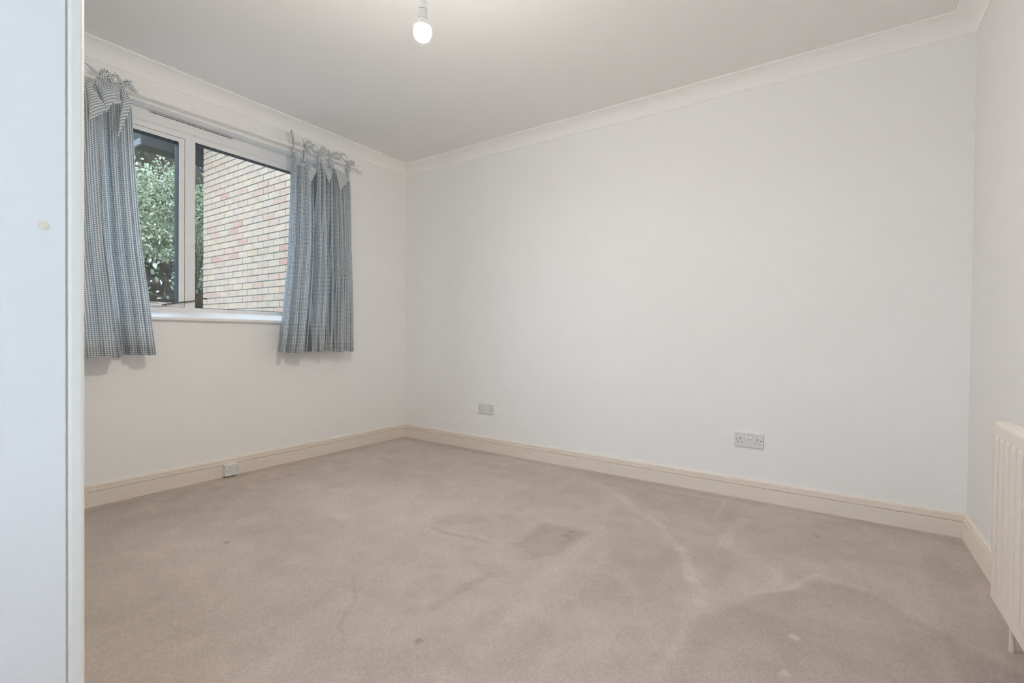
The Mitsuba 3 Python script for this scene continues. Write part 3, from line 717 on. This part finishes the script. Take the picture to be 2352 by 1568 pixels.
def leaf_cols(n, r, a, b):
    t = r.random((n, 1)) ** 1.3
    return np.clip(np.array(a) * (1 - t) + np.array(b) * t + r.normal(0, 0.015, (n, 3)), 0.02, 0.9)

def blob_points(blobs, n, r, shell=0.35):
    P, N = [], []
    vol = np.array([b[3] * b[4] + b[4] * b[5] + b[3] * b[5] for b in blobs])
    pick = r.choice(len(blobs), n, p=vol / vol.sum())
    for k in pick:
        b = np.array(blobs[k]); d = r.normal(size=3); d /= np.linalg.norm(d)
        lump = 0.85 + 0.35 * math.sin(d[0] * 7 + k) * math.sin(d[1] * 6 + 2 * k) * math.sin(d[2] * 8)
        rad = (1 - shell * r.random() ** 1.6) * lump
        P.append(b[:3] + d * b[3:] * rad); N.append(d)
    return np.array(P), np.array(N)

r1 = np.random.default_rng(21)
sh = thing('shrub', 'leafy evergreen shrub with pale glossy leaves outside the window', 'shrub')
blobs = [(-4.55, -0.80, 2.62, .55, .55, .62), (-4.75, -0.25, 2.75, .60, .50, .75), (-4.40, -1.25, 2.50, .50, .50, .60), (-4.7, 0.15, 2.55, .5, .45, .7), (-4.6, 0.30, 2.0, .4, .4, .5), (-4.35, -0.55, 2.20, .40, .45, .30), (-4.3, -1.1, 2.15, .4, .45, .3)]
P, N = blob_points(blobs, 15000, r1)
ok = ~((P[:, 0] > -3.62) & (P[:, 1] > -0.5)) & ~((P[:, 0] > -4.2) & (P[:, 2] > 3.15))
P, N = P[ok], N[ok]
V, F, Cc = leaves(P, N, r1.uniform(.032, .064, len(P)), leaf_cols(len(P), r1, (0.23, 0.30, 0.17), (0.72, 0.74, 0.58)), r1)
obj('foliage', (V, F), 'm_leaf', sh, color=Cc, kind='stuff')
# drooping lower sprays: sparse leaves on thin stems
P2 = np.stack([r1.uniform(-4.6, -3.9, 130), r1.uniform(-1.5, -0.2, 130), 2.15 - np.abs(r1.normal(0, .45, 130))], 1)
V, F, Cc = leaves(P2, np.tile([0.6, 0, -0.2], (130, 1)), r1.uniform(.05, .10, 130), leaf_cols(130, r1, (0.22, 0.30, 0.18), (0.60, 0.62, 0.50)), r1)
obj('low_foliage', (V, F), 'm_leaf', sh, color=Cc, kind='stuff')
for k, (y, z, c, sz) in enumerate([(q[0], q[1], q[2], q[3] * 0.75) for q in [(-0.92, 1.93, (.72, .74, .72), .10), (-0.72, 1.89, (.68, .70, .70), .085), (-0.62, 1.63, (.62, .68, .58), .10), (-0.70, 1.62, (.62, .68, .58), .09), (-0.86, 1.45, (.66, .62, .58), .075), (-0.74, 1.47, (.66, .70, .60), .085), (-0.66, 1.46, (.60, .62, .46), .085), (-0.66, 1.38, (.55, .52, .40), .085)]]):
    rr = np.random.default_rng(50 + k)
    V, F, Cc = leaves(np.array([[-3.85, y, z]]), np.array([[0.3, 0.3, -0.5]]), np.array([sz]), np.array([c]), rr)
    obj('leaf', (V, F), 'm_leaf', sh, color=Cc)
for k in range(9):
    y0 = r1.uniform(-1.2, 0.1)
    b = np.array([(-4.7, -0.5 + 0.2 * r1.normal(), -0.6), (-4.6 + .1 * r1.normal(), (y0 - .5) / 2, 0.8), (-4.45 + .15 * r1.normal(), y0, 1.8), (-4.4 + .15 * r1.normal(), y0 + .15 * r1.normal(), 2.5)])
    tt = np.linspace(0, 1, 14); path = np.stack([PchipInterpolator(np.linspace(0, 1, 4), b[:, q])(tt) for q in range(3)], 1)
    obj('branch', tube(path, np.linspace(.02, .006, 14), 6), 'm_branch', sh, smooth=True)

# dark hedge behind; shadowy depth put into the colour of its solid core
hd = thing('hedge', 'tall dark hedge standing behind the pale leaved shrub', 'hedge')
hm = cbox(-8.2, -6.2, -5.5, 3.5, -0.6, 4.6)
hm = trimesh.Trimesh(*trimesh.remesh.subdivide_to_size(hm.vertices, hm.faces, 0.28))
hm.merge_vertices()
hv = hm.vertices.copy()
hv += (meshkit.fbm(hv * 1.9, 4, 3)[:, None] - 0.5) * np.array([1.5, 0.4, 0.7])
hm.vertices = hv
obj('dark_core', hm, 'm_hedge', hd, smooth=True)
n = 7000
Ph = np.stack([-6.2 + r1.normal(0, .25, n), r1.uniform(-5, 3, n), r1.uniform(1.9, 4.9, n)], 1)
Ph[:, 0] += (meshkit.fbm(Ph * 1.3, 3, 9) - 0.5) * 1.6
V, F, Cc = leaves(Ph, np.tile([0.8, 0, 0.1], (n, 1)), r1.uniform(.06, .11, n), leaf_cols(n, r1, (0.05, 0.09, 0.06), (0.20, 0.27, 0.19)), r1)
obj('foliage', (V, F), 'm_leaf', hd, color=Cc, kind='stuff')
